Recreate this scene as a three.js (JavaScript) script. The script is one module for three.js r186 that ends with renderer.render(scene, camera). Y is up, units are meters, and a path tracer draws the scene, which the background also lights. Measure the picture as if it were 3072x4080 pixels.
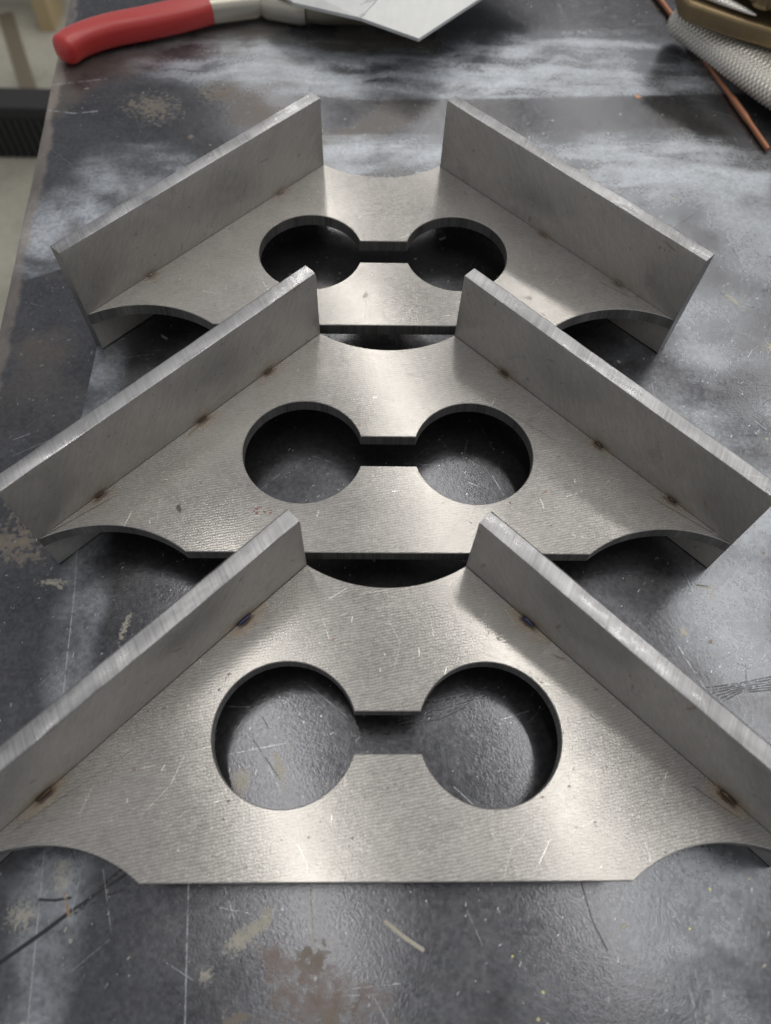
import * as THREE from 'three';
import { toCreasedNormals as creased } from 'three/addons/utils/BufferGeometryUtils.js';
import { RectAreaLightUniformsLib } from 'three/addons/lights/RectAreaLightUniformsLib.js';

// ---------------------------------------------------------------- camera, light, exposure
const scene = new THREE.Scene();
const renderer = new THREE.WebGLRenderer({ antialias: true });
renderer.setSize(771, 1024);
renderer.toneMapping = THREE.LinearToneMapping;
renderer.toneMappingExposure = 0.66;
renderer.shadowMap.enabled = true;
RectAreaLightUniformsLib.init();

const camera = new THREE.PerspectiveCamera(68.476, 771 / 1024, 0.01, 30);
camera.position.set(-0.00765, 0.23996, 0.12224);
camera.rotation.order = 'YXZ';
camera.rotation.set(-1.08568, -0.06397, 0.06559);
camera.focus = 0.262;                    // sharpest between the near and the middle bracket
camera.userData.fStop = 11;

scene.background = new THREE.Color().setRGB(0.54, 0.54, 0.555);   // dim bounce of the workshop

// three parallel strip lights under the workshop ceiling (their long reflections lie on the plates), one added
const STRIP = { y: 2.0, width: 0.06, turn: Math.atan2(1, 3), intensity: 25 };
const STRIPS = [[-0.25, -0.25, 1.3], [0.06, -1.65, 4.2], [0.80, -1.65, 4.2], [1.54, -1.65, 4.2]];   // x, z, length; the last is added to brighten the left flanges
function stripLight([x, z, length], label) {
  const o = new THREE.Group(); o.name = numbered('strip_light'); scene.add(o);
  o.position.set(x, STRIP.y, z); o.rotation.y = STRIP.turn;
  o.userData = { label, category: 'light', group: 'strip lights under the ceiling' };
  const body = new THREE.Mesh(new THREE.BoxGeometry(STRIP.width + 0.03, 0.05, length + 0.04),
    new THREE.MeshStandardMaterial({ color: 0xd8d8d6, roughness: 0.5 }));
  body.name = 'housing'; body.position.y = 0.04; o.add(body);
  const tube = new THREE.Mesh(new THREE.BoxGeometry(STRIP.width, 0.012, length),
    new THREE.MeshStandardMaterial({ color: 0xffffff, emissive: 0xfff6e6, emissiveIntensity: 2 }));
  tube.name = 'diffuser'; tube.position.y = 0.008; o.add(tube);
  const l = new THREE.RectAreaLight(new THREE.Color().setRGB(1.0, 0.965, 0.91), STRIP.intensity, STRIP.width, length);
  l.rotation.x = -Math.PI / 2; l.position.y = -0.004; o.add(l);
}

// ---------------------------------------------------------------- helpers
const toCreasedNormals = (g, a) => { g.scale(1000, 1000, 1000); const r = creased(g, a); r.scale(0.001, 0.001, 0.001); return r; };   // creasing merges by absolute distance: work in millimetres
const taken = new Map();
function numbered(n) { const k = taken.get(n) ?? 0; taken.set(n, k + 1); return k ? n + '_' + String(k).padStart(3, '0') : n; }
function thing(name, label, category, group) {
  const o = new THREE.Group(); o.name = numbered(name); scene.add(o);
  o.userData = { label, category }; if (group) o.userData.group = group;
  return o;
}
function part(name, geometry, material, parent) {
  const m = new THREE.Mesh(geometry, material); m.name = name; m.castShadow = m.receiveShadow = true; parent.add(m); return m;
}
function rng(seed) { let s = seed >>> 0; return () => { s = (s + 0x6D2B79F5) >>> 0; let t = s; t = Math.imul(t ^ (t >>> 15), t | 1); t ^= t + Math.imul(t ^ (t >>> 7), t | 61); return ((t ^ (t >>> 14)) >>> 0) / 4294967296; }; }
const clamp = (v, a = 0, b = 1) => v < a ? a : v > b ? b : v;
const sstep = (a, b, v) => { const t = clamp((v - a) / (b - a)); return t * t * (3 - 2 * t); };
const lerp = (a, b, t) => a + (b - a) * t;
// value noise from a table
const NT = new Float32Array(65536); { const r = rng(77); for (let i = 0; i < 65536; i++) NT[i] = r(); }
function vn(x, y) {
  const xi = Math.floor(x), yi = Math.floor(y); let fx = x - xi, fy = y - yi;
  fx = fx * fx * (3 - 2 * fx); fy = fy * fy * (3 - 2 * fy);
  const x0 = xi & 255, x1 = (xi + 1) & 255, y0 = (yi & 255) << 8, y1 = ((yi + 1) & 255) << 8;
  const a = NT[y0 + x0], b = NT[y0 + x1], c = NT[y1 + x0], d = NT[y1 + x1];
  return a + (b - a) * fx + (c - a + (a - b - c + d) * fx) * fy;
}
function fbm(x, y, o) { let s = 0, a = 0.5, n = 0; for (let i = 0; i < o; i++) { s += a * vn(x, y); n += a; a *= 0.5; const q = 1.62 * x - 1.22 * y + 17.3; y = 1.22 * x + 1.62 * y + 9.1; x = q; } return s / n; }

// A painted surface: linear colour, height, roughness, metalness on a rectangle given in metres.
class Surface {
  constructor(w, h, x0, y0, x1, y1) {
    Object.assign(this, { w, h, x0, y0, x1, y1, sx: w / (x1 - x0), sy: h / (y1 - y0) });
    this.c = new Float32Array(w * h * 3); this.b = new Float32Array(w * h); this.r = new Float32Array(w * h); this.m = new Float32Array(w * h);
  }
  fill(f) { // f(x, y, out) with out = [r, g, b, bump, rough, metal]
    const out = [0, 0, 0, 0, 0, 0];
    for (let j = 0, i = 0; j < this.h; j++) for (let k = 0; k < this.w; k++, i++) {
      f(this.x0 + (k + 0.5) / this.sx, this.y0 + (j + 0.5) / this.sy, out);
      this.c[i * 3] = out[0]; this.c[i * 3 + 1] = out[1]; this.c[i * 3 + 2] = out[2]; this.b[i] = out[3]; this.r[i] = out[4]; this.m[i] = out[5];
    }
  }
  area(xa, ya, xb, yb, f) { // f(x, y) -> weight 0..1 ; target set by this.ink
    const k0 = Math.max(0, Math.floor((xa - this.x0) * this.sx)), k1 = Math.min(this.w - 1, Math.ceil((xb - this.x0) * this.sx));
    const j0 = Math.max(0, Math.floor((ya - this.y0) * this.sy)), j1 = Math.min(this.h - 1, Math.ceil((yb - this.y0) * this.sy));
    const { rgb, rough, metal, bump } = this.ink;
    for (let j = j0; j <= j1; j++) for (let k = k0; k <= k1; k++) {
      const t = clamp(f(this.x0 + (k + 0.5) / this.sx, this.y0 + (j + 0.5) / this.sy)); if (t <= 0) continue;
      const i = j * this.w + k;
      if (rgb) for (let q = 0; q < 3; q++) this.c[i * 3 + q] = lerp(this.c[i * 3 + q], rgb[q], t);
      if (rough !== undefined) this.r[i] = lerp(this.r[i], rough, t);
      if (metal !== undefined) this.m[i] = lerp(this.m[i], metal, t);
      if (bump !== undefined) this.b[i] += bump * t;
    }
  }
  blot(ink, cx, cy, rx, ry, turn, ragged = 0.6, freq = 300, seed = 0, strength = 1, soft = 0.4) { // ragged stain
    this.ink = ink; const R = Math.max(rx, ry) * 1.5, c = Math.cos(turn), s = Math.sin(turn);
    this.area(cx - R, cy - R, cx + R, cy + R, (x, y) => {
      const dx = x - cx, dy = y - cy, a = (dx * c + dy * s) / rx, b = (-dx * s + dy * c) / ry;
      const d = Math.sqrt(a * a + b * b);
      return strength * sstep(soft, -soft, d - 1 + ragged * (2.2 * (0.5 - fbm(x * freq + seed * 7.7, y * freq + seed * 3.1, 5)) + 0.2));
    });
  }
  stroke(ink, pts, width, strength = 1, broken = 0, seed = 0) { // hand-made line through points
    this.ink = ink;
    for (let n = 0; n + 1 < pts.length; n++) {
      const [ax, ay] = pts[n], [bx, by] = pts[n + 1], L2 = (bx - ax) ** 2 + (by - ay) ** 2, wd = width * 1.6;
      this.area(Math.min(ax, bx) - wd, Math.min(ay, by) - wd, Math.max(ax, bx) + wd, Math.max(ay, by) + wd, (x, y) => {
        const t = clamp(((x - ax) * (bx - ax) + (y - ay) * (by - ay)) / L2), d = Math.hypot(x - ax - t * (bx - ax), y - ay - t * (by - ay));
        const k = broken ? sstep(broken - 0.15, broken + 0.15, fbm(x * 900 + seed, y * 900 - seed, 3)) : 1;
        return strength * k * sstep(width, width * 0.35, d);
      });
    }
  }
  textures() {
    const n = this.w * this.h, a = new Uint8Array(n * 4), p = new Uint8Array(n * 4);
    const enc = (v) => 255 * (v <= 0.0031308 ? 12.92 * v : 1.055 * Math.pow(v, 1 / 2.4) - 0.055);
    for (let i = 0; i < n; i++) {
      for (let q = 0; q < 3; q++) a[i * 4 + q] = enc(clamp(this.c[i * 3 + q]));
      a[i * 4 + 3] = 255;
      p[i * 4] = 255 * clamp(this.b[i]); p[i * 4 + 1] = 255 * clamp(this.r[i]); p[i * 4 + 2] = 255 * clamp(this.m[i]); p[i * 4 + 3] = 255;
    }
    const make = (d, srgb) => { const t = new THREE.DataTexture(d, this.w, this.h, THREE.RGBAFormat); t.magFilter = THREE.LinearFilter; t.minFilter = THREE.LinearMipmapLinearFilter; t.generateMipmaps = true; t.wrapS = t.wrapT = THREE.MirroredRepeatWrapping; if (srgb) t.colorSpace = THREE.SRGBColorSpace; t.needsUpdate = true; return t; };
    return [make(a, true), make(p, false)];
  }
  material(bumpScale, extra = {}) {
    const [map, pack] = this.textures(); this.c = this.b = this.r = this.m = null;
    return new THREE.MeshPhysicalMaterial({ map, bumpMap: pack, bumpScale, roughnessMap: pack, metalnessMap: pack, roughness: 1, metalness: 1, ...extra });
  }
  uv(x, y) { return [(x - this.x0) / (this.x1 - this.x0), (y - this.y0) / (this.y1 - this.y0)]; }
}
function planarUV(geo, surf, fx, fy) {
  const p = geo.attributes.position, uv = new Float32Array(p.count * 2);
  for (let i = 0; i < p.count; i++) { const [u, v] = surf.uv(fx(p, i), fy(p, i)); uv[i * 2] = u; uv[i * 2 + 1] = v; }
  geo.setAttribute('uv', new THREE.BufferAttribute(uv, 2)); return geo;
}
// sweep: rings[i] = array of Vector3 (closed loop); capped
function loft(rings, crease = 0.7) {
  const n = rings[0].length, pos = [], uv = [];
  const push = (v, a, b) => { pos.push(v.x, v.y, v.z); uv.push(a, b); };
  for (let i = 0; i + 1 < rings.length; i++) for (let j = 0; j < n; j++) {
    const k = (j + 1) % n, A = rings[i][j], B = rings[i][k], C = rings[i + 1][k], D = rings[i + 1][j];
    const u0 = i / (rings.length - 1), u1 = (i + 1) / (rings.length - 1), v0 = j / n, v1 = (j + 1) / n;
    push(A, u0, v0); push(B, u0, v1); push(C, u1, v1); push(A, u0, v0); push(C, u1, v1); push(D, u1, v0);
  }
  for (const e of [0, rings.length - 1]) {
    const c = new THREE.Vector3(); rings[e].forEach((v) => c.add(v)); c.divideScalar(n);
    for (let j = 0; j < n; j++) { const k = (j + 1) % n; const A = rings[e][j], B = rings[e][k]; const q = e ? [c, A, B] : [c, B, A]; q.forEach((v) => push(v, e ? 1 : 0, 0.1)); }
  }
  const g = new THREE.BufferGeometry(); g.setAttribute('position', new THREE.Float32BufferAttribute(pos, 3)); g.setAttribute('uv', new THREE.Float32BufferAttribute(uv, 2));
  return toCreasedNormals(g, crease);
}
function ringAt(centre, side, up, f, n = 24) { // f(t) -> [s, u]
  return Array.from({ length: n }, (_, i) => { const [a, b] = f(i / n); return centre.clone().addScaledVector(side, a).addScaledVector(up, b); });
}
const V = (x, y, z) => new THREE.Vector3(x, y, z);

// ---------------------------------------------------------------- floor and table
const FLOOR_Y = -0.85;
{
  const s = new Surface(1024, 1024, 0, 0, 1.2, 1.2);
  s.fill((x, y, o) => {
    const n = fbm(x * 9, y * 9, 5), f = fbm(x * 140, y * 140, 3), k = 0.36 + 0.18 * (n - 0.5) + 0.08 * (f - 0.5);
    o[0] = k * 1.04; o[1] = k; o[2] = k * 0.84; o[3] = f; o[4] = 0.72 + 0.2 * (n - 0.5); o[5] = 0;
  });
  const g = new THREE.PlaneGeometry(6, 6, 1, 1).rotateX(-Math.PI / 2);
  planarUV(g, s, (p, i) => p.getX(i), (p, i) => p.getZ(i));
  const f = part('floor', g, s.material(0.0006), scene); f.position.set(0, FLOOR_Y, -1); f.userData = { kind: 'structure' };
}

const TABLE_TURN = 0.0665, TABLE_LEFT = -0.1498;
const tableSurf = new Surface(2048, 2048, -0.24, -0.36, 0.26, 0.16);
{
  const s = tableSurf, co = Math.cos(TABLE_TURN), si = Math.sin(TABLE_TURN);
  // chalky wiped residue with reflected sheen painted in, as ellipses in metres: x, z, half-width, half-depth, strength
  const residueSheen = [
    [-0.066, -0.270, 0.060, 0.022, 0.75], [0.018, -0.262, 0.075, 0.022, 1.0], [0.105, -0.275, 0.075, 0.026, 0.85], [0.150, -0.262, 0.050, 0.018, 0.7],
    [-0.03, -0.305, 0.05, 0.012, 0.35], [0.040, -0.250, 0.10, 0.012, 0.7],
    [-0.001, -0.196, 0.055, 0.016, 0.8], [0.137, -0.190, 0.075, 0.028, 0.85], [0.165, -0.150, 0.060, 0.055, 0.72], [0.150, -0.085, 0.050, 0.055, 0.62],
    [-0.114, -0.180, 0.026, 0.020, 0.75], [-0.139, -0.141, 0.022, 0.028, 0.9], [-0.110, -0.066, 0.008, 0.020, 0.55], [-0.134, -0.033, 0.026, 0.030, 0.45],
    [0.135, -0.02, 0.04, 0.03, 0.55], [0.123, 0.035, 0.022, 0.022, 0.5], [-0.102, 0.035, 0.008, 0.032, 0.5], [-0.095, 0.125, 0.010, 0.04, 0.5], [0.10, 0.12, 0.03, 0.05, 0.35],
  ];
  s.fill((x, z, o) => {
    const u = x * co - z * si, v = x * si + z * co;                // along the table's own edges
    const big = fbm(x * 22 + 3, z * 22, 4), mid = fbm(x * 95, z * 95 + 5, 4), fine = fbm(x * 900, z * 900, 2), grit = vn(x * 2600, z * 2600);
    let k = 0.122 + 0.06 * (big - 0.5) + 0.045 * (mid - 0.5) + 0.05 * (fine - 0.5) + 0.03 * (grit - 0.5);
    let r = k * 0.96, g = k * 0.985, b = k * 1.075, rough = 0.215 + 0.06 * (mid - 0.5) + 0.06 * (big - 0.5) + 0.05 * (fine - 0.5), metal = 0.86;
    // brown oxide clouds toward the far left
    const brown = sstep(0.44, 0.72, fbm(x * 30 + 40, z * 30 + 11, 5)) * sstep(-0.02, -0.10, z) * sstep(0.09, -0.06, x);
    r = lerp(r, 0.155, brown * 0.75); g = lerp(g, 0.135, brown * 0.75); b = lerp(b, 0.118, brown * 0.75); rough += 0.15 * brown; metal -= 0.25 * brown;
    // residue, with the glossy reflection painted into its pale colour
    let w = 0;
    for (const [cx, cz, rx, rz, st] of residueSheen) { const d = ((x - cx) / rx) ** 2 + ((z - cz) / rz) ** 2; if (d < 2.2) w = Math.max(w, st * sstep(2.0, 0.1, d)); }
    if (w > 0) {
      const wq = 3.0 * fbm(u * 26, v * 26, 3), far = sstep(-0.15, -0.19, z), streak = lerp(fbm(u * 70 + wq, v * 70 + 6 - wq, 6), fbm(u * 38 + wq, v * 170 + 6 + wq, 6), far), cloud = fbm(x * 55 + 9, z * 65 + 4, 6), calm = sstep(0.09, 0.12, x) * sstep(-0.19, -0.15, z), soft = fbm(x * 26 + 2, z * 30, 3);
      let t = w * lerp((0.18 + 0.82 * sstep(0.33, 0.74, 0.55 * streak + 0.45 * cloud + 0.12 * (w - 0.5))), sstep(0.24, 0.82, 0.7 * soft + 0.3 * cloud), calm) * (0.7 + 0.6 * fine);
      // a strip masked from the residue and painted sheen: straight edges square to the table
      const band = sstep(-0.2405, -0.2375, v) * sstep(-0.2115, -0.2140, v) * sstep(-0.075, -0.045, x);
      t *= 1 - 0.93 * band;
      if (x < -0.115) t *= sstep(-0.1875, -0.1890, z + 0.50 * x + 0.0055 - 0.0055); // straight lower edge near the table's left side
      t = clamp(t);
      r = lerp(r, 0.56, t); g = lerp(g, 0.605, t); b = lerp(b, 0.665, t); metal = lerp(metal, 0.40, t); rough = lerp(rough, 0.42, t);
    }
    // worn, bare edge along the left side
    const e = u - TABLE_LEFT, wear = sstep(0.0066, 0.0036, e + 0.006 * (fbm(v * 120, 3.3, 4) - 0.5)) * (0.35 + 0.9 * fbm(v * 70, u * 300, 3));
    r = lerp(r, 0.34, wear * 0.8); g = lerp(g, 0.30, wear * 0.8); b = lerp(b, 0.27, wear * 0.8); rough += 0.1 * wear;
    o[0] = r; o[1] = g; o[2] = b; o[3] = 0.5 + 0.26 * (fine - 0.5) + 0.85 * (grit - 0.5) + 0.25 * (mid - 0.5); o[4] = rough; o[5] = metal;
  });
  const R = rng(5);
  const pale = { rgb: [0.52, 0.49, 0.40], rough: 0.55, metal: 0.4, bump: 0.12 }, bright = { rgb: [0.55, 0.58, 0.62], rough: 0.35, metal: 0.7, bump: -0.1 };
  const black = { rgb: [0.012, 0.012, 0.016], rough: 0.45, metal: 0.0 }, dark = { rgb: [0.05, 0.05, 0.055], rough: 0.4, metal: 0.3, bump: -0.1 };
  const rust = { rgb: [0.20, 0.125, 0.085], rough: 0.55, metal: 0.35, bump: 0.08 }, ochre = { rgb: [0.25, 0.20, 0.14], rough: 0.7, metal: 0.1 };
  // scribed lines
  s.stroke(bright, [[-0.1075, 0.005], [-0.1048, 0.0255], [-0.1018, 0.0616]], 0.00026, 0.6, 0.30);
  s.stroke(bright, [[-0.0992, 0.098], [-0.0983, 0.1089], [-0.0944, 0.1487], [-0.093, 0.16]], 0.00030, 0.55, 0.32, 3);
  s.stroke(bright, [[-0.0568, 0.108], [-0.0562, 0.1166], [-0.0534, 0.1490], [-0.0525, 0.16]], 0.00028, 0.5, 0.32, 9);
  s.stroke(pale, [[-0.0222, 0.112], [-0.0218, 0.1167], [-0.0199, 0.1333]], 0.0003, 0.6, 0.45, 5);
  s.stroke(bright, [[-0.1687, -0.2444], [-0.1399, -0.2512]], 0.0005, 0.6, 0.45, 2);
  s.stroke(bright, [[-0.1637, -0.2252], [-0.1510, -0.2232], [-0.1402, -0.2254]], 0.0006, 0.8, 0.5, 7);
  // marker lines
  s.stroke(black, [[-0.1120, 0.1400], [-0.1047, 0.1348], [-0.0939, 0.1272], [-0.0880, 0.1226]], 0.00085, 1);
  s.stroke(black, [[-0.0880, 0.1226], [-0.0827, 0.1190], [-0.0736, 0.1130], [-0.070, 0.110]], 0.00065, 0.95, 0.3, 2);
  s.stroke(black, [[-0.0855, 0.1218], [-0.0790, 0.1150], [-0.0752, 0.1118]], 0.00075, 0.95, 0.36, 6);
  s.stroke(black, [[-0.0880, 0.1238], [-0.0800, 0.1195], [-0.0735, 0.1168]], 0.0004, 0.9, 0.42, 8);
  s.stroke(black, [[-0.0973, 0.1197], [-0.093, 0.1199], [-0.0888, 0.1193]], 0.0005, 0.95);
  s.stroke(black, [[-0.0915, 0.106], [-0.0895, 0.1095]], 0.00025, 0.6);
  for (let i = 0; i < 6; i++) {
    const d = (i - 2.5) * 0.00085;
    s.stroke(black, [[0.1045 + 0.001 * i, 0.0617 + d], [0.115, 0.0597 + d * 0.7], [0.1262, 0.0581 + d], [0.14, 0.056 + d]], 0.00022, 0.75, 0.42, i * 3);
    s.stroke(black, [[-0.122, 0.0735 + d], [-0.1100, 0.0752 + d]], 0.0002, 0.5, 0.45, i);
    s.stroke(black, [[0.004, 0.0695 + d * 1.4], [0.018, 0.0660 + d * 1.6], [0.0327 - 0.0015 * i, 0.0628 + d * 1.5]], 0.00026, 0.6, 0.47, i * 5);
  }
  s.stroke(dark, [[0.0555, 0.112], [0.0564, 0.1172], [0.0581, 0.1259], [0.0614, 0.1333]], 0.0003, 0.5, 0.3);
  // scratches and flakes
  s.stroke(pale, [[-0.0003, 0.1258], [0.0055, 0.1300], [0.0099, 0.1326]], 0.00065, 0.95, 0.2);
  s.stroke(pale, [[0.1089, 0.0241], [0.1124, 0.0246], [0.1142, 0.0242], [0.1129, 0.0284]], 0.00035, 0.9, 0.35);
  s.stroke(dark, [[0.1085, 0.0236], [0.1124, 0.0241]], 0.0003, 0.8, 0.35);
  s.stroke({ rgb: [0.34, 0.24, 0.15], rough: 0.6, metal: 0.2 }, [[-0.0905, 0.1185], [-0.0885, 0.1235]], 0.0007, 0.85, 0.35);
  for (const [x, z, a, b, t] of [[-0.0922, 0.1150, 0.0022, 0.0026, 0], [-0.0925, 0.1110, 0.0018, 0.0014, 0], [-0.1012, 0.1238, 0.0035, 0.003, 0.3], [-0.0403, 0.1300, 0.0038, 0.0020, -0.6], [-0.0365, 0.1270, 0.0022, 0.0014, -0.6], [-0.0337, 0.1246, 0.0012, 0.0022, 0.2], [-0.1124, 0.0240, 0.0046, 0.0011, 0], [-0.0859, 0.0398, 0.0009, 0.0042, 0.2], [-0.0490, 0.1385, 0.0013, 0.0016, 0], [-0.0438, 0.0885, 0.0022, 0.0028, 0], [-0.0322, 0.0848, 0.0009, 0.0040, -0.3], [-0.0935, 0.1500, 0.0045, 0.0012, 0.1], [0.1625, -0.083, 0.004, 0.0022, 0.2], [0.151, -0.109, 0.005, 0.0010, 0.9], [0.02, -0.0675, 0.0035, 0.0016, 0]])
    s.blot(pale, x, z, a, b, t, 1.2, 1500, x * 900, 0.6, 0.8);
  for (const [x, z, a, b] of [[-0.0233, 0.1403, 0.010, 0.0055], [-0.0190, 0.1450, 0.012, 0.007], [-0.0299, 0.1354, 0.007, 0.0035], [-0.0182, 0.1540, 0.013, 0.006], [-0.008, 0.1430, 0.009, 0.004]]) s.blot(rust, x, z, a * 0.8, b * 0.8, 0.3, 1.9, 420, x * 700, 0.22, 1.0);
  for (const [x, z, a, b] of [[-0.0195, 0.1352, 0.0022, 0.0036], [-0.0232, 0.1345, 0.0016, 0.003], [-0.0401, 0.1479, 0.003, 0.0024], [-0.0150, 0.1490, 0.0024, 0.005], [-0.121, -0.004, 0.010, 0.010], [-0.130, 0.010, 0.012, 0.006], [-0.1137, -0.2300, 0.012, 0.008], [-0.0807, -0.2424, 0.010, 0.007]]) s.blot(ochre, x, z, a, b, 0.2, 1.4, 700, x * 300, 0.5, 0.6);
  for (const [x, z, a, b] of [[0.1675, -0.0700, 0.0025, 0.004], [0.0035, -0.2560, 0.004, 0.0035], [0.047, -0.268, 0.008, 0.003], [-0.021, -0.2640, 0.006, 0.004]]) s.blot(dark, x, z, a, b, 0.3, 1.2, 700, x * 500, 0.6, 0.6);
  for (let i = 0; i < 2600; i++) { // pale flecks of spatter and swarf dents
    const x = lerp(-0.17, 0.24, R()), z = lerp(-0.34, 0.155, R()), l = 0.0002 + 0.0011 * R() * R(), a = 0.4 + 1.2 * R();
    s.stroke(R() < 0.75 ? bright : pale, [[x, z], [x + l * Math.cos(a), z - l * Math.sin(a)]], 0.00016 + 0.00022 * R() * R(), 0.25 + 0.55 * R());
  }
  for (let i = 0; i < 520; i++) { const x = lerp(-0.16, 0.2, R()), z = lerp(-0.33, 0.15, R()), l = 0.004 + 0.02 * R() * R(), a = R() * 3.14; s.stroke(R() < 0.6 ? bright : dark, [[x, z], [x + l * Math.cos(a), z + l * Math.sin(a)]], 0.00014 + 0.0001 * R(), 0.25 + 0.3 * R(), 0.4, i); }
  for (let i = 0; i < 90; i++) s.blot(R() < 0.5 ? ochre : pale, lerp(-0.16, 0.2, R()), lerp(-0.33, 0.15, R()), 0.0005 + 0.0016 * R() * R(), 0.0005 + 0.0016 * R() * R(), R() * 3, 0.8, 900, i, 0.6);
  s.blot({ rgb: [0.62, 0.30, 0.16], rough: 0.4, metal: 0.9 }, 0.1325, -0.2480, 0.0014, 0.0012, 0, 0.6, 600, 3, 0.9);
  for (let i = 0; i < 7; i++) s.blot({ rgb: [0.60, 0.56, 0.25], rough: 0.3, metal: 0.6 }, 0.02 + 0.1 * R(), 0.05 + 0.1 * R(), 0.0004, 0.0004, 0, 0.3, 900, i, 0.9);
}
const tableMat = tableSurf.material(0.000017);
const steelLeg = new THREE.MeshStandardMaterial({ color: new THREE.Color().setRGB(0.07, 0.07, 0.075), roughness: 0.5, metalness: 0.4 });
{
  const t = thing('welding_table', 'dark scratched steel welding table with worn rusty edge and wiped chalky smears with painted sheen', 'table');
  const sh = new THREE.Shape(); const zF = 0.24, zB = -0.62, xR = 0.70;
  sh.moveTo(xR, -zF); sh.lineTo(xR, -zB);
  for (let i = 0; i <= 120; i++) { const z = lerp(zB, zF, i / 120); sh.lineTo(TABLE_LEFT + 0.0011 + 0.0009 * (fbm(z * 45, 2.2, 3) - 0.5), -z); }
  const g = new THREE.ExtrudeGeometry(sh, { depth: 0.0108, bevelEnabled: true, bevelThickness: 0.0006, bevelSize: 0.0008, bevelSegments: 2, curveSegments: 4 });
  g.rotateX(-Math.PI / 2); g.translate(0, -0.0114, 0); g.rotateY(TABLE_TURN);
  planarUV(g, tableSurf, (p, i) => p.getX(i), (p, i) => p.getZ(i));
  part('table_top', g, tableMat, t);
  for (const [x, z] of [[-0.10, -0.57], [0.64, -0.57], [-0.10, 0.19], [0.64, 0.19]]) {
    const l = new THREE.BoxGeometry(0.05, -FLOOR_Y - 0.0114, 0.05); l.translate(x, (FLOOR_Y - 0.0114) / 2, z); l.rotateY(TABLE_TURN);
    part('leg', l, steelLeg, t);
  }
}

// ---------------------------------------------------------------- brackets
const B = { H: 0.05, hw: 0.01981, t: 0.0054, tf: 0.00562, a: 0.03601, b: 0.15916, d: 0.11638, vlow: 0.03321, hypu: 0.06516, hc: 0.02947, hv: 0.07774, hr: 0.02068, hs: 0.00598, ax: 0.09172, az: 0.14984, ar: 0.04272 };
const Q = Math.SQRT1_2;
const STEEL = [0.395, 0.383, 0.365];
const WELDS = [[[0.0622, 0.1332], [0.0623, 0.1348]], [[0.0621, 0.0925, 0.1356], [0.0611, 0.1046, 0.1356]], [[0.0617, 0.1297], [0.0943, 0.1324]]];

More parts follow.
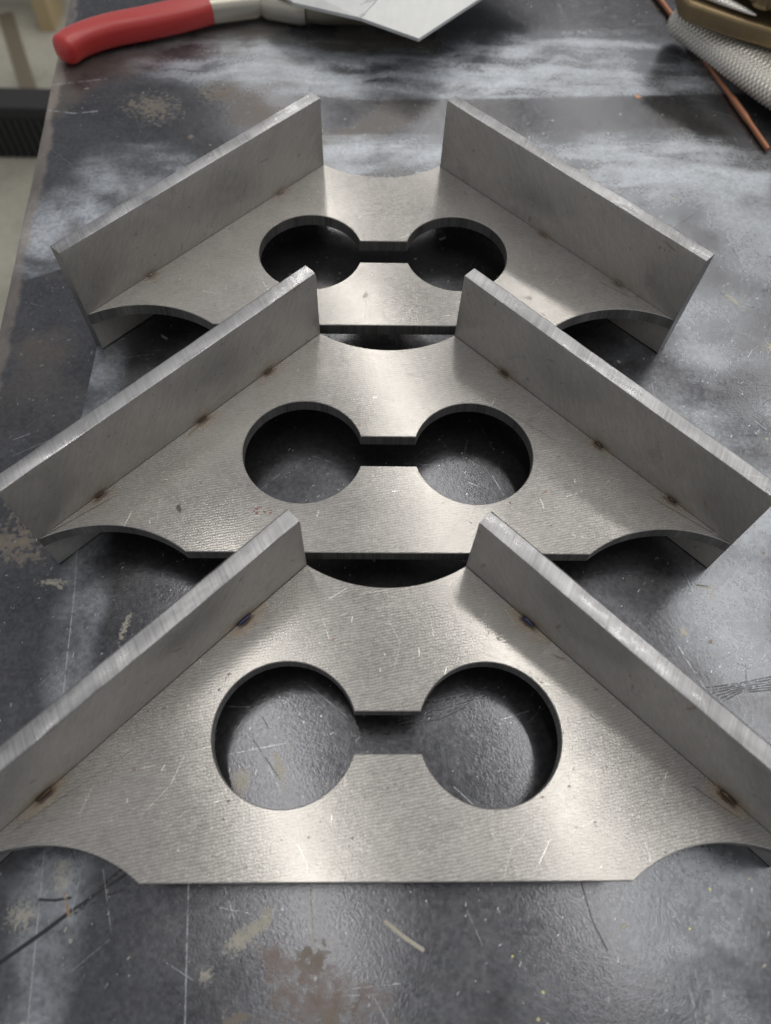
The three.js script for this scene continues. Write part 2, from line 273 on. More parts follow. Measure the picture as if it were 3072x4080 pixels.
function webSurface(seed, n) {
  const s = new Surface(2048, 1024, -0.130, 0.0, 0.130, 0.130), R = rng(900 + seed), so = seed * 13.7, ca = Math.cos(0.2), sa = Math.sin(0.2);
  s.fill((x, z, o) => {
    const u = x * ca - z * sa, v = x * sa + z * ca;
    const big = fbm(x * 24 + so, z * 24 + so, 4), mid = fbm(x * 110 + so, z * 110, 3);
    // rolled texture: pillows of about 0.9 mm in slightly slanting, uneven rows
    const grit = vn(x * 3600, z * 3600), soft = fbm(u * 900 + so, v * 1200, 2);
    const rv = v * 1080 + 0.55 * vn(u * 220 + so, v * 220) + 0.5 * vn(u * 900, v * 900 + so), ri = Math.floor(rv), fv = rv - ri, h = NT[(ri * 7919 + seed * 131) & 65535];
    const cu = u * 1020 + h * 9 + 0.8 * vn(u * 700, ri * 3.7), ci = Math.floor(cu), fu = cu - ci, lift = NT[(ci * 104729 + ri * 7919 + seed) & 65535];
    const pillow = Math.sin(Math.PI * fv) * (0.62 + 0.38 * Math.sin(Math.PI * fu)) * (0.7 + 0.35 * lift);
    const tex = 0.52 * pillow + 0.30 * soft + 0.18 * grit;
    const k = 1 + 0.22 * (big - 0.5) + 0.20 * (mid - 0.5) + 0.70 * (tex - 0.47);
    o[0] = STEEL[0] * k; o[1] = STEEL[1] * k; o[2] = STEEL[2] * k; o[3] = clamp(0.5 + 1.2 * (tex - 0.47) + 0.12 * (mid - 0.5)); o[4] = 0.20 + 0.12 * (big - 0.5) + 0.10 * (tex - 0.47); o[5] = 0.50;
  });
  const speck = { rgb: [0.07, 0.055, 0.05], rough: 0.6, metal: 0.3, bump: -0.2 }, rusty = { rgb: [0.19, 0.085, 0.05], rough: 0.7, metal: 0.2 };
  const scr = { rgb: [0.80, 0.79, 0.76], rough: 0.30, metal: 0.95, bump: -0.2 }, soot = { rgb: [0.16, 0.155, 0.15], rough: 0.5, metal: 0.5 };
  const X = () => lerp(-0.125, 0.125, R()), Z = () => lerp(0.03, 0.128, R());
  for (let i = 0; i < 800; i++) s.blot(R() < 0.75 ? speck : rusty, X(), Z(), 0.00014 + 0.0004 * R() ** 3, 0.00014 + 0.0003 * R() ** 3, 0, 0.5, 2000, i, 0.35 + 0.5 * R());
  for (let i = 0; i < 110; i++) { const x = X(), z = Z(), l = 0.001 + 0.007 * R() ** 2, a = -0.9 + (R() - 0.5) * 2.4; s.stroke(scr, [[x, z], [x + l * 0.5 * Math.cos(a) + 0.0003 * R(), z + l * 0.5 * Math.sin(a)], [x + l * Math.cos(a), z + l * Math.sin(a)]], 0.00012 + 0.0001 * R(), 0.35 + 0.45 * R(), 0.35, i); }
  for (let i = 0; i < 40; i++) { const x = X(), z = Z(); s.stroke(scr, [[x, z], [x + 0.0006 * (R() - 0.3), z + 0.0016 * R()]], 0.0003, 0.7 * R()); }
  for (let i = 0; i < 16; i++) s.blot(soot, X(), Z(), 0.001 + 0.005 * R() ** 2, 0.0005 + 0.0010 * R(), R() * 3, 1.3, 900, i + seed, 0.15 + 0.25 * R(), 0.6);
  for (let i = 0; i < 9; i++) s.blot(rusty, X(), Z(), 0.0006 + 0.002 * R(), 0.0005, R() * 3, 1.0, 900, i, 0.5);
  // long fine scratches that curve, seen on the nearest plate
  if (n === 0) {
    s.stroke(scr, [[0.0, 0.043], [0.004, 0.051], [0.002, 0.060]], 0.00014, 0.4, 0.3);
    s.stroke(scr, [[0.038, 0.1035], [0.033, 0.1085], [0.0305, 0.1155]], 0.00016, 0.4, 0.3);
    s.stroke(scr, [[-0.057, 0.084], [-0.060, 0.092], [-0.067, 0.100]], 0.00014, 0.6, 0.35);
    s.stroke(scr, [[0.0475, 0.094], [0.051, 0.098]], 0.00014, 0.5, 0.35);
  }
  // heat tint beside the tack welds (oxide colours with an outline of their own)
  const heat = [0.8, 0.48, 0.3][n];
  for (const side of [0, 1]) for (const al of WELDS[n][side]) {
    const sg = side ? 1 : -1, x = sg * (al * Q - 0.0012 * Q), z = al * Q + 0.0012 * Q, tn = sg * Math.PI / 4;
    s.blot({ rgb: [0.40, 0.33, 0.24], rough: 0.42, metal: 0.75 }, x, z, 0.0078, 0.0030, tn, 0.55, 420, al * 900, 0.65 * heat);
    s.blot({ rgb: [0.22, 0.12, 0.06], rough: 0.45, metal: 0.6 }, x, z, 0.0036, 0.0011, tn, 0.5, 700, al * 500, 0.85 * heat);
    s.blot({ rgb: [0.045, 0.04, 0.05], rough: 0.4, metal: 0.6 }, x, z, 0.0028, 0.0008, tn, 0.4, 900, al * 300, 0.9 * heat);
  }
  if (n === 1) { // dark rub marks on the middle plate
    s.blot(soot, -0.0535, 0.0845, 0.008, 0.0016, -0.55, 1.3, 500, 3, 0.38, 0.9); s.blot(soot, -0.067, 0.098, 0.012, 0.0006, -0.62, 1.3, 500, 5, 0.3, 0.9); s.blot(speck, -0.0692, 0.1005, 0.0007, 0.0022, -0.3, 0.9, 900, 7, 0.8);
    for (let i = 0; i < 9; i++) s.blot(rusty, -0.045 + 0.006 * R(), 0.1 + 0.003 * R(), 0.0007, 0.0004, 0, 0.8, 900, i, 0.8);
  }
  return s;
}
// flange skin: x runs along the bar, y round its section (inner face, top, outer face, bottom)
function flangeSurface(seed, welds, heat) {
  const per = 2 * (B.H + B.tf), L = B.b - B.a, s = new Surface(1024, 1024, 0, 0, L, per), so = seed * 31.7, R = rng(40 + seed);
  s.fill((x, y, o) => {
    const top = y > B.H && y < B.H + B.tf, end = y > 2 * B.H + B.tf;
    if (top || end) { // ground across the edge
      const w = y - B.H, sl = x + w * 0.35;
      const a = vn(sl * 3900, w * 150 + so) * 0.75 + vn(sl * 2100 + 3, w * 120 + so) * 0.25, b = vn(sl * 420 + so, w * 260), big = fbm(x * 48 + so, 1.5 + w * 160, 4);
      const k = 0.31 + 0.13 * (a - 0.5) + 0.02 * (b - 0.5) + 0.26 * (big - 0.5);
      o[0] = k; o[1] = k * 1.01; o[2] = k * 1.045; o[3] = clamp(0.5 + 0.16 * (a - 0.5) + 0.03 * (b - 0.5)); o[4] = 0.37 - 0.14 * (big - 0.5); o[5] = 0.9;
    } else {
      const big = fbm(x * 26 + so, y * 26 + so, 4), mid = fbm(x * 120 + so, y * 120, 3), ln = fbm((x + y * 0.7) * 1500 + so, (y - x * 0.7) * 260, 2), grit = vn(x * 3300 + so, y * 3300);
      const k = 1 + 0.22 * (big - 0.5) + 0.14 * (mid - 0.5) + 0.22 * (ln - 0.5) + 0.12 * (grit - 0.5);
      o[0] = 0.44 * k; o[1] = 0.426 * k; o[2] = 0.403 * k; o[3] = clamp(0.5 + 0.5 * (ln - 0.5) + 0.3 * (grit - 0.5)); o[4] = 0.42 + 0.12 * (mid - 0.5); o[5] = 0.60;
    }
  });
  const X = () => R() * L, Y = () => R() * B.H;
  const speck = { rgb: [0.06, 0.05, 0.045], rough: 0.6, metal: 0.3 }, rusty = { rgb: [0.21, 0.12, 0.07], rough: 0.65, metal: 0.3 }, dark = { rgb: [0.2, 0.19, 0.18], rough: 0.5, metal: 0.6 };
  for (let i = 0; i < 120; i++) s.blot(speck, X(), Y(), 0.00015 + 0.0003 * R() ** 2, 0.00015 + 0.0003 * R() ** 2, 0, 0.5, 1500, i, 0.5);
  for (let i = 0; i < 7; i++) s.blot(rusty, X(), Y(), 0.0006 + 0.0025 * R(), 0.0006, R() * 3, 1.0, 600, i, 0.45);
  for (let i = 0; i < 6; i++) s.blot(dark, X(), Y(), 0.002 + 0.005 * R(), 0.001 + 0.002 * R(), R() * 3, 1.3, 700, i + seed, 0.22, 0.7);
  for (let i = 0; i < 14; i++) { const x = X(), y = Y(), l = 0.003 + 0.012 * R(), a = R() * 3; s.stroke({ rgb: [0.62, 0.6, 0.57], rough: 0.35, metal: 0.9 }, [[x, y], [x + l * Math.cos(a), y + l * Math.sin(a)]], 0.00014, 0.4, 0.4, i); }
  for (let i = 0; i < 12; i++) { // patches where the grinder bit deeper or skipped: same metal, smoother or rougher
    const x = X(), w = B.H + B.tf * R(), fine = R() < 0.6;
    s.blot({ rough: fine ? 0.24 : 0.50, bump: fine ? -0.10 : 0.10 }, x, w, 0.002 + 0.009 * R(), 0.0006 + 0.0016 * R(), (R() - 0.5) * 0.2, 1.1, 500, i + seed * 3, 0.8, 0.5);
  }
  for (const al of welds) {
    const x = al - B.a, y = B.hw + 0.0012;
    s.blot({ rgb: [0.36, 0.29, 0.21], rough: 0.45, metal: 0.7 }, x, y, 0.0085, 0.0034, 0, 0.6, 420, al * 800, 0.6 * heat);
    s.blot({ rgb: [0.15, 0.10, 0.065], rough: 0.45, metal: 0.5 }, x, y - 0.0004, 0.0036, 0.0009, 0, 0.5, 700, al * 200, 0.9 * heat);
  }
  return s;
}
const cutSurf = new Surface(512, 512, 0, 0, 0.06, 0.06);   // laser-cut walls: striations run down the wall because the pattern is laid in plan
cutSurf.fill((x, z, o) => { const a = fbm(x * 1900, z * 1900, 2), b = fbm(x * 160, z * 160, 3), k = 0.20 + 0.16 * (a - 0.5) + 0.14 * (b - 0.5); o[0] = k * 1.02; o[1] = k; o[2] = k * 0.97; o[3] = a; o[4] = 0.46 + 0.2 * (b - 0.5); o[5] = 0.6; });
const cutMat = cutSurf.material(0.00003);
for (const t of [cutMat.map, cutMat.bumpMap]) { t.wrapS = t.wrapT = THREE.MirroredRepeatWrapping; t.repeat.set(0.26 / 0.06, 0.13 / 0.06); }
const beadMats = [[0.09, 0.065, 0.045], [0.06, 0.07, 0.13], [0.22, 0.19, 0.15]].map((c) => new THREE.MeshPhysicalMaterial({ color: new THREE.Color().setRGB(...c), roughness: 0.32, metalness: 0.8 }));

// faces and their bevelled rims take the plate's finish, upright walls the cut finish
function wallsLast(g) {
  const n = g.attributes.normal, tris = g.attributes.position.count / 3, face = [], wall = [];
  const p = g.attributes.position, A = V(0, 0, 0), Bq = V(0, 0, 0), C = V(0, 0, 0);
  for (let t = 0; t < tris; t++) {
    A.fromBufferAttribute(p, t * 3); Bq.fromBufferAttribute(p, t * 3 + 1); C.fromBufferAttribute(p, t * 3 + 2);
    const ny = Bq.sub(A).cross(C.sub(A)).normalize().y; (Math.abs(ny) > 0.3 ? face : wall).push(t);
  }
  const order = [...face, ...wall], out = new THREE.BufferGeometry();
  for (const k of ['position', 'normal', 'uv']) { const a = g.attributes[k], it = a.itemSize, d = new Float32Array(a.count * it); order.forEach((t, i) => d.set(a.array.subarray(t * 3 * it, (t + 1) * 3 * it), i * 3 * it)); out.setAttribute(k, new THREE.BufferAttribute(d, it)); }
  out.addGroup(0, face.length * 3, 0); out.addGroup(face.length * 3, wall.length * 3, 1);
  return out;
}
function webGeometry(surf) {
  const gap = 0.00012, sh = new THREE.Shape(), { a, b } = B;
  // right-angle corner, bitten by an arc through both flange ends
  const P = (side, al) => [side * (al * Q - gap * Q), al * Q + gap * Q];
  const near = P(1, a), h = near[0], zl = B.vlow, sag = zl - near[1];   // arc dips towards the long edge
  const rad = (h * h + sag * sag) / (2 * sag), cz = zl - rad, th = Math.asin(h / rad);
  const pts = [];
  for (let i = 0; i <= 40; i++) { const t = lerp(-th, th, i / 40); pts.push([rad * Math.sin(t), cz + rad * Math.cos(t)]); }
  const e = P(1, b - 0.00002); pts.push(e);
  const t0 = Math.atan2(e[1] - B.az, e[0] - B.ax), t1 = Math.atan2(B.d - B.az, B.hypu - B.ax);
  const arc = [];
  for (let i = 1; i <= 48; i++) { const t = lerp(t0, t1 > 0 ? t1 - 2 * Math.PI : t1, i / 48); arc.push([B.ax + B.ar * Math.cos(t), B.az + B.ar * Math.sin(t)]); }
  arc.forEach((q) => pts.push(q)); arc.slice().reverse().forEach(([x, z]) => pts.push([-x, z])); pts.push([-e[0], e[1]]);
  pts.forEach(([x, z], i) => i ? sh.lineTo(x, -z) : sh.moveTo(x, -z));
  const hole = new THREE.Path(), al = Math.asin(B.hs / B.hr);
  let first = true; const put = (x, z) => { first ? hole.moveTo(x, -z) : hole.lineTo(x, -z); first = false; };
  for (let i = 0; i <= 72; i++) { const t = lerp(Math.PI - al, -Math.PI + al, i / 72); put(B.hc + B.hr * Math.cos(t), B.hv + B.hr * Math.sin(t)); }
  for (let i = 0; i <= 72; i++) { const t = lerp(-al, -2 * Math.PI + al, i / 72); put(-B.hc + B.hr * Math.cos(t), B.hv + B.hr * Math.sin(t)); }
  sh.holes.push(hole);
  const bv = 0.00025;
  let g = new THREE.ExtrudeGeometry(sh, { depth: B.t - 2 * bv, bevelEnabled: true, bevelThickness: bv, bevelSize: bv, bevelOffset: -bv, bevelSegments: 1, curveSegments: 4 });
  g.rotateX(-Math.PI / 2); g.translate(0, B.hw - B.t + bv, 0);
  const groups = g.groups.map((q) => ({ ...q })); g = toCreasedNormals(g, 0.5); g.clearGroups(); g = wallsLast(g, groups);
  return planarUV(g, surf, (p, i) => p.getX(i), (p, i) => p.getZ(i));
}
function flangeGeometry(side, seed, surf, rough) {
  // local frame: along the leg, outward, up
  const rings = [], N = 90, c0 = 0.0005, uvs = [];
  const at = (al, out, y) => V(side * (al * Q + out * Q), y, al * Q - out * Q);
  for (let i = 0; i <= N; i++) {
    const al = lerp(B.a, B.b, i / N), n1 = fbm(al * 60 + seed * 9.7, 0.5, 3), n2 = fbm(al * 210 + seed * 5.1, 8.5, 3);
    const ci = c0 + rough * Math.max(0, n1 - 0.45) * 0.0035, co = c0 + Math.max(0, n2 - 0.5) * 0.0006, top = B.H - 0.0002 * fbm(al * 120 + seed, 3.5, 2);
    const prof = [[0, c0], [0, B.H - ci * 1.1], [ci * 0.35, B.H - ci * 0.35], [ci, top], [B.tf - co, top], [B.tf - co * 0.3, B.H - co * 0.3 - 0.0002], [B.tf, B.H - co], [B.tf, c0], [B.tf - c0, 0], [c0, 0]];
    rings.push(prof.map(([o, y]) => at(al, o, y)));
    uvs.push([0, B.H - 0.0006, B.H + 0.0003, B.H + ci, B.H + B.tf - 0.0006, B.H + B.tf - 0.0003, B.H + B.tf + 0.0003, 2 * B.H + B.tf - 0.0006, 2 * B.H + B.tf + 0.0006, 2 * (B.H + B.tf) - 0.0006]);
  }
  const n = 10, pos = [], uv = [], per = 2 * (B.H + B.tf), L = B.b - B.a, push = (v, x, y) => { pos.push(v.x, v.y, v.z); uv.push(x / L, y / per); };
  const tri = (A, Bv, C) => side > 0 ? [A, Bv, C] : [A, C, Bv];
  for (let i = 0; i < N; i++) for (let j = 0; j < n; j++) {
    const k = (j + 1) % n, x0 = L * i / N, x1 = L * (i + 1) / N, y0 = uvs[i][j], y1 = k ? uvs[i][k] : per;
    const a = [rings[i][j], x0, y0], b = [rings[i][k], x0, y1], c = [rings[i + 1][k], x1, y1], d = [rings[i + 1][j], x1, y0];
    for (const q of [...tri(a, c, b), ...tri(a, d, c)]) push(...q);
  }
  for (const e of [0, N]) {
    const r = rings[e], shape = r.map((v, j) => [v, clamp(0.004 + (j > 2 && j < 9 ? 0.0056 : 0), 0, L), 2 * B.H + B.tf + 0.0008 + (v.y / B.H) * 0.0044]);
    for (let j = 1; j + 1 < n; j++) { const q = tri(shape[0], shape[j], shape[j + 1]); for (const w of (e ? [q[0], q[2], q[1]] : q)) push(...w); }
  }
  const g = new THREE.BufferGeometry(); g.setAttribute('position', new THREE.Float32BufferAttribute(pos, 3)); g.setAttribute('uv', new THREE.Float32BufferAttribute(uv, 2));
  return toCreasedNormals(g, 0.45);
}
function beadGeometry(seed) {
  const g = new THREE.SphereGeometry(1, 18, 12), p = g.attributes.position;
  for (let i = 0; i < p.count; i++) { const x = p.getX(i), k = 0.85 + 0.35 * fbm(x * 3 + seed * 4.4, p.getY(i) * 2 + p.getZ(i), 2); p.setXYZ(i, x * 0.0026 * (0.9 + 0.2 * NT[seed * 7]), p.getY(i) * 0.00062 * k, p.getZ(i) * 0.00062 * k); }
  g.computeVertexNormals(); return g;
}
const brackets = [
  [0, 0, 0, 'steel corner bracket with open table on its long side, unobstructed, its corner under the middle one'],
  [0.00095, -0.09512, 0.00056, 'steel corner bracket nested between the two others, flanges overlapping the one beyond'],
  [-0.00099, -0.19023, 0.00972, 'steel corner bracket of the row lying towards the red-handled pliers'],
];
brackets[0][3] = 'steel corner bracket at the end of the row, its long straight edge fully clear';
brackets.forEach(([x, z, r, label], n) => {
  const o = thing('corner_bracket', label, 'bracket', 'three welded steel corner brackets in a row');
  o.position.set(x, 0, z); o.rotation.y = r;
  const ws = webSurface(n + 1, n), g = webGeometry(ws);
  part('web_plate', g, [ws.material(0.000018), cutMat], o);
  for (const side of [-1, 1]) {
    const fs = flangeSurface(n * 2 + (side > 0 ? 1 : 0) + 1, WELDS[n][side > 0 ? 1 : 0], [0.7, 0.48, 0.25][n]);
    part('flange', flangeGeometry(side, n * 2 + (side > 0 ? 1 : 0) + 1, fs, side < 0 && n < 2 ? 1 : 0.45), fs.material(0.00004), o);
    WELDS[n][side > 0 ? 1 : 0].forEach((al, k) => {
      const b = part('weld_bead', beadGeometry(n * 5 + k + 1 + (side > 0 ? 2 : 0)), beadMats[n === 0 && k === 0 ? 1 : n === 2 ? 2 : 0], o); if (n) b.scale.setScalar(n === 2 ? 0.55 : 0.7);
      b.position.set(side * (al * Q - 0.0003), B.hw + 0.0002, al * Q + 0.0003); b.rotation.y = side > 0 ? -Math.PI / 4 : Math.PI / 4;
    });
  }
});

// ---------------------------------------------------------------- things at the far side of the table
const std = (r, g, b, rough, metal = 0, extra = {}) => new THREE.MeshPhysicalMaterial({ color: new THREE.Color().setRGB(r, g, b), roughness: rough, metalness: metal, ...extra });
{ // pliers with a red grip
  const t = thing('pliers', 'pliers with a curved red grip and pale nickel handle lying by the table edge', 'pliers');
  const curve = new THREE.CatmullRomCurve3([V(-0.1625, 0.0070, -0.2595), V(-0.1555, 0.0070, -0.2700), V(-0.1420, 0.0072, -0.2795), V(-0.1230, 0.0076, -0.2868), V(-0.1065, 0.0078, -0.2940), V(-0.0925, 0.0080, -0.3015)]);
  const N = 110, rings = [];
  for (let i = 0; i <= N; i++) {
    const u = i / N, p = curve.getPoint(u), tg = curve.getTangent(u), side = V(-tg.z, 0, tg.x).normalize();
    const endr = Math.sqrt(clamp(1 - (1 - clamp(u / 0.075)) ** 2)), w = 0.0068 * Math.max(endr, 0.05) * (1 + 0.22 * u), h = 0.0068 * Math.max(endr, 0.05);
    const rib = (i % 2 ? 0.00012 : 0) * (u > 0.1 && u < 0.95 ? 1 : 0);
    rings.push(ringAt(p, side, V(0, 1, 0), (q) => { const a = q * 2 * Math.PI, c = Math.cos(a), s = Math.sin(a), e = 0.72; const k = (Math.abs(c) > 0.5 && s > 0.1) ? 1 + rib / 0.008 * 2 : 1; return [w * k * Math.sign(c) * Math.abs(c) ** e, h * Math.sign(s) * Math.abs(s) ** e]; }, 32));
  }
  part('grip', loft(rings, 1.0), std(0.47, 0.028, 0.026, 0.45, 0, { clearcoat: 0.5, clearcoatRoughness: 0.3 }), t);
  const nickel = std(0.58, 0.55, 0.47, 0.36, 0.85);
  const bar = (name, a, b, w, h, mat) => { const d = b.clone().sub(a).normalize(), side = V(-d.z, 0, d.x).normalize(), rs = []; for (let i = 0; i <= 8; i++) { const u = i / 8, k = 1 - 0.12 * (i === 0 || i === 8 ? 1 : 0); rs.push(ringAt(a.clone().lerp(b, u), side, V(0, 1, 0), (q) => { const an = q * 2 * Math.PI, c = Math.cos(an), s = Math.sin(an), e = 0.75; return [w * k * Math.sign(c) * Math.abs(c) ** e, h * k * Math.sign(s) * Math.abs(s) ** e]; }, 28)); } return part(name, loft(rs, 0.9), mat, t); };
  bar('handle', V(-0.0945, 0.0078, -0.3006), V(-0.0655, 0.0074, -0.3095), 0.0074, 0.0068, nickel);
  bar('link', V(-0.0665, 0.006, -0.3090), V(-0.0615, 0.006, -0.3090), 0.006, 0.0055, std(0.10, 0.09, 0.07, 0.5, 0.6));
  bar('lever', V(-0.0630, 0.0074, -0.3090), V(-0.0395, 0.0074, -0.3035), 0.0076, 0.0070, nickel);
  bar('body', V(-0.0405, 0.0100, -0.3060), V(0.0300, 0.0100, -0.3080), 0.0090, 0.0097, std(0.40, 0.36, 0.28, 0.42, 0.8));
}
{ // offcut of bright sheet lying across the pliers
  const s = new Surface(512, 512, -0.12, -0.46, 0.12, -0.24);
  s.fill((x, z, o) => { const n = fbm(x * 60, z * 60, 4), f = fbm(x * 700, z * 160, 2), k = 0.70 + 0.14 * (n - 0.5) + 0.05 * (f - 0.5); o[0] = k * 0.98; o[1] = k * 1.0; o[2] = k; o[3] = f; o[4] = 0.46 + 0.14 * (n - 0.5); o[5] = 0.55; });
  s.blot({ rough: 0.24, metal: 0.9 }, 0.002, -0.292, 0.018, 0.0022, -0.55, 0.9, 300, 2, 0.9);
  s.blot({ rough: 0.24, metal: 0.9 }, -0.0105, -0.2745, 0.0022, 0.0018, 0, 0.5, 500, 5, 0.9);
  const t = thing('sheet_offcut', 'pale grey sheet metal offcut with a pointed corner resting across the pliers', 'sheet metal');
  const y = 0.0199, th = 0.0016;
  const facet = (pts, name) => { // prism from a polygon with own heights
    const pos = [], up = pts.map(([x, z, h]) => V(x, h + th, z)), dn = pts.map(([x, z, h]) => V(x, h, z)), add = (...v) => v.forEach((q) => pos.push(q.x, q.y, q.z));
    for (let i = 1; i + 1 < pts.length; i++) { add(up[0], up[i], up[i + 1]); add(dn[0], dn[i + 1], dn[i]); }
    for (let i = 0; i < pts.length; i++) { const k = (i + 1) % pts.length; add(up[i], dn[i], dn[k]); add(up[i], dn[k], up[k]); }
    const g = new THREE.BufferGeometry(); g.setAttribute('position', new THREE.Float32BufferAttribute(pos, 3)); g.computeVertexNormals();
    planarUV(g, s, (p, i) => p.getX(i), (p, i) => p.getZ(i)); return part(name, g, mat, t);
  };
  const mat = s.material(0.00004);
  facet([[0.0176, -0.2560, y], [0.0900, -0.3370, y], [0.0400, -0.3900, y], [0.0120, -0.3160, y], [-0.0110, -0.2722, y]], 'panel');
  facet([[-0.0113, -0.2724, y], [0.0117, -0.3162, y], [0.0397, -0.3901, y], [-0.0900, -0.3400, y - 0.004], [-0.0460, -0.2905, y - 0.0035]], 'bent_flap');
}
{ // copper rod
  const t = thing('copper_rod', 'thin copper welding rod with a thicker tip lying on the table', 'rod');
  const a = V(0.1895, 0, -0.2060), b = V(0.1430, 0, -0.3990), dir = b.clone().sub(a), rs = [], N = 80, len = dir.length(), d = dir.clone().normalize(), side = V(-d.z, 0, d.x);
  for (let i = 0; i <= N; i++) {
    const u = i / N, l = u * len, thick = sstep(0.022, 0.023, l) * sstep(0.042, 0.041, l), r = (0.0014 + 0.00035 * thick) * (i === 0 ? 0.8 : 1);
    rs.push(ringAt(a.clone().addScaledVector(d, l).setY(0.0018).addScaledVector(side, 0.0006 * Math.sin(u * 5)), side, V(0, 1, 0), (q) => [r * Math.cos(q * 6.2832), r * Math.sin(q * 6.2832)], 14));
  }
  const m = part('rod', loft(rs, 1.0), std(0.42, 0.195, 0.115, 0.48, 0.75), t); m.name = 'shaft';
}
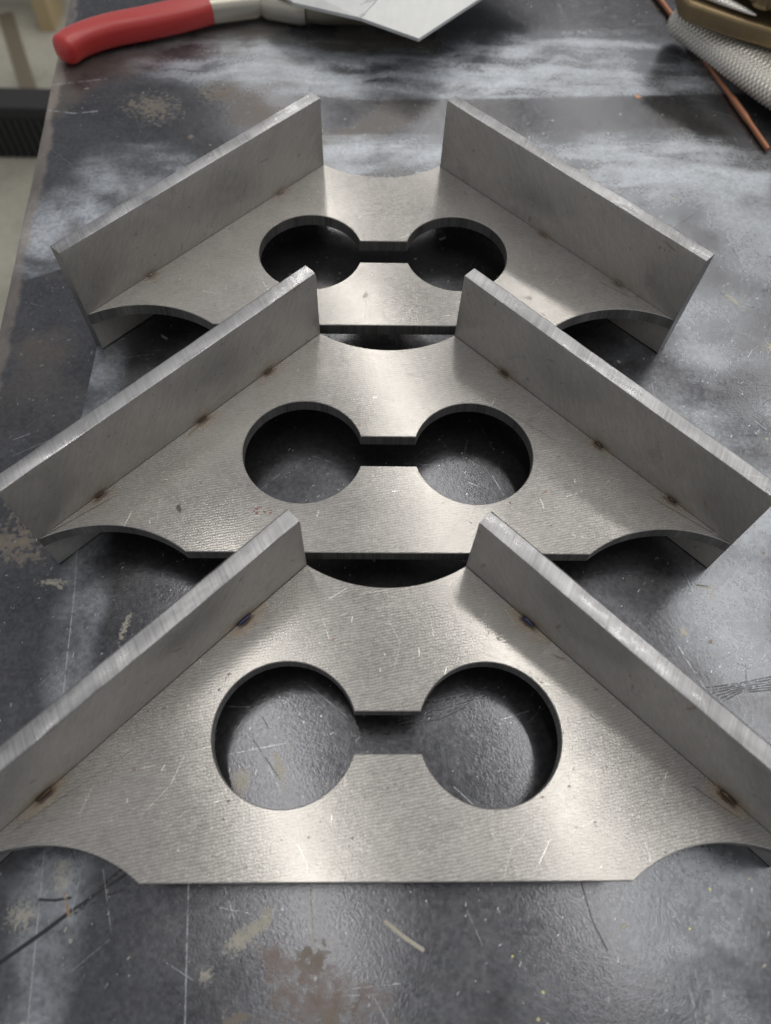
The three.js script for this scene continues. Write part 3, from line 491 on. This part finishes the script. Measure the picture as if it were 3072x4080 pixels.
{ // brass-coloured clamp with a braided strap
  const t = thing('ground_clamp', 'brass coloured clamp jaws with a braided silver strap beneath, beside the copper rod', 'clamp');
  t.position.set(0.004, 0, -0.014);
  const rs = [], N = 760, M = 112, a = V(0.1525, 0, -0.2880), b = V(0.2520, 0, -0.1650), d = b.clone().sub(a).normalize(), side = V(-d.z, 0, d.x), len = a.distanceTo(b);
  for (let i = 0; i <= N; i++) {
    const u = i / N, w = lerp(0.0085, 0.017, sstep(0, 0.5, u)) * Math.sqrt(clamp(1 - (1 - clamp(u / 0.05)) ** 2, 0.02, 1)), h = lerp(0.0075, 0.010, u) * Math.sqrt(clamp(1 - (1 - clamp(u / 0.05)) ** 2, 0.02, 1));
    const c = a.clone().lerp(b, u).setY(0.0105);
    rs.push(ringAt(c, side, V(0, 1, 0), (q) => {
      const an = q * 2 * Math.PI, l = u * len, k = q * 2 * Math.PI * 14, wv = Math.sin(l * 2600) * Math.sin(k) * 0.00050 + 0.0005 * (fbm(l * 55, q * 9, 3) - 0.5);
      return [(w + wv) * Math.cos(an), (h + wv) * Math.sin(an)];
    }, M));
  }
  part('braided_strap', loft(rs, 1.2), std(0.72, 0.70, 0.64, 0.38, 0.6), t);
  const brass = new Surface(512, 512, 0.10, -0.42, 0.32, -0.18);
  brass.fill((x, z, o) => { const n = fbm(x * 70, z * 70, 4), f = fbm(x * 500, z * 500, 3), k = 1 + 0.5 * (n - 0.5) + 0.2 * (f - 0.5); o[0] = 0.30 * k; o[1] = 0.225 * k; o[2] = 0.125 * k; o[3] = f; o[4] = 0.45; o[5] = 0.7; });
  const bm = brass.material(0.0001);
  const plate = (name, pts, y0, y1, bev, holes = []) => {
    const sh = new THREE.Shape(); pts.forEach(([x, z], i) => i ? sh.lineTo(x, -z) : sh.moveTo(x, -z));
    for (const [x, z, r] of holes) { const h = new THREE.Path(); h.absarc(x, -z, r, 0, Math.PI * 2, true); sh.holes.push(h); }
    let g = new THREE.ExtrudeGeometry(sh, { depth: y1 - y0 - 2 * bev, bevelEnabled: true, bevelThickness: bev, bevelSize: bev, bevelOffset: -bev, bevelSegments: 4, curveSegments: 20 });
    g.rotateX(-Math.PI / 2); g.translate(0, y0 + bev, 0); g = toCreasedNormals(g, 0.6);
    planarUV(g, brass, (p, i) => p.getX(i), (p, i) => p.getZ(i)); return part(name, g, bm, t);
  };
  plate('lower_jaw', [[0.1475, -0.2700], [0.1500, -0.2640], [0.1700, -0.2515], [0.2000, -0.2360], [0.2500, -0.2100], [0.2900, -0.2500], [0.2000, -0.3200], [0.1560, -0.3000], [0.1480, -0.2820]], 0.0205, 0.0300, 0.0022);
  part('spacer', new THREE.CylinderGeometry(0.006, 0.006, 0.0062, 20).translate(0.2150, 0.0328, -0.2680), std(0.6, 0.6, 0.58, 0.4, 0.9), t);
  const up = plate('upper_jaw', [[0.1560, -0.2850], [0.1700, -0.2705], [0.1850, -0.2560], [0.2200, -0.2250], [0.2700, -0.2500], [0.2300, -0.3200], [0.1650, -0.3150]], 0.0358, 0.0420, 0.0015, [[0.1835, -0.2620, 0.0042]]); up.position.set(-0.0020, 0, 0.0085);
  { const p0 = V(0.1480, 0.0325, -0.2760), p1 = V(0.1790, 0.0325, -0.2500), dd = p1.clone().sub(p0).normalize(), sd = V(-dd.z, 0, dd.x), q2 = [];
    for (let i = 0; i <= 160; i++) { const u = i / 160; q2.push(ringAt(p0.clone().lerp(p1, u), sd, V(0, 1, 0), (q) => { const an = q * 2 * Math.PI, wv = 0.0003 * Math.sin(u * 100) * Math.sin(q * 6.2832 * 9), tp = Math.sqrt(clamp(1.02 - u)); return [(0.0042 * tp + wv * tp) * Math.cos(an), (0.0024 * tp + wv * tp) * Math.sin(an)]; }, 40)); }
    part('braided_strap', loft(q2, 1.2), std(0.72, 0.70, 0.66, 0.38, 0.6), t); }
  part('hole_rim', new THREE.TorusGeometry(0.0050, 0.0011, 10, 32).rotateX(Math.PI / 2).translate(0.1835, 0.0419, -0.2620), bm, up);
}

// ---------------------------------------------------------------- on the floor beside the table
{
  const t = thing('ribbed_box', 'low black ribbed box standing on the concrete floor', 'box');
  const m = std(0.018, 0.018, 0.020, 0.55), g = new THREE.BoxGeometry(0.52, 0.112, 0.064).translate(-0.76, FLOOR_Y + 0.056, -1.330);
  part('body', g, m, t);
  const ribs = []; for (let i = 0; i < 34; i++) ribs.push(new THREE.BoxGeometry(0.007, 0.085, 0.006).translate(-1.01 + i * 0.0153, FLOOR_Y + 0.045, -1.2955));
  ribs.forEach((r) => part('rib', r, m, t));
  t.rotation.y = 0;
}
{
  const wood = std(0.46, 0.36, 0.21, 0.65), t = thing('wooden_pallet', 'pale wooden pallet frame on the floor beyond the table', 'pallet');
  part('board', new THREE.BoxGeometry(0.60, 0.05, 0.10).translate(-1.02, FLOOR_Y + 0.105, -1.86), wood, t);
  part('post', new THREE.BoxGeometry(0.034, 0.08, 0.10).translate(-0.775, FLOOR_Y + 0.04, -1.80), wood, t);
  part('post', new THREE.BoxGeometry(0.034, 0.08, 0.10).translate(-1.26, FLOOR_Y + 0.04, -1.86), wood, t);
  const s = thing('brown_strip', 'flat brown strip lying across the concrete floor', 'strip');
  const g = new THREE.BoxGeometry(0.034, 0.004, 0.36).rotateY(Math.atan2(0.0928, 0.229)).translate(-0.825, FLOOR_Y + 0.002, -1.65);
  part('strip', g, std(0.16, 0.135, 0.095, 0.8), s);
}
['short strip light hung above the table', 'strip light straight above the bracket row', 'strip light above the copper rod', 'added fill strip beyond the brass clamp to brighten the left flanges'].forEach((l, i) => stripLight(STRIPS[i], l));

renderer.render(scene, camera);
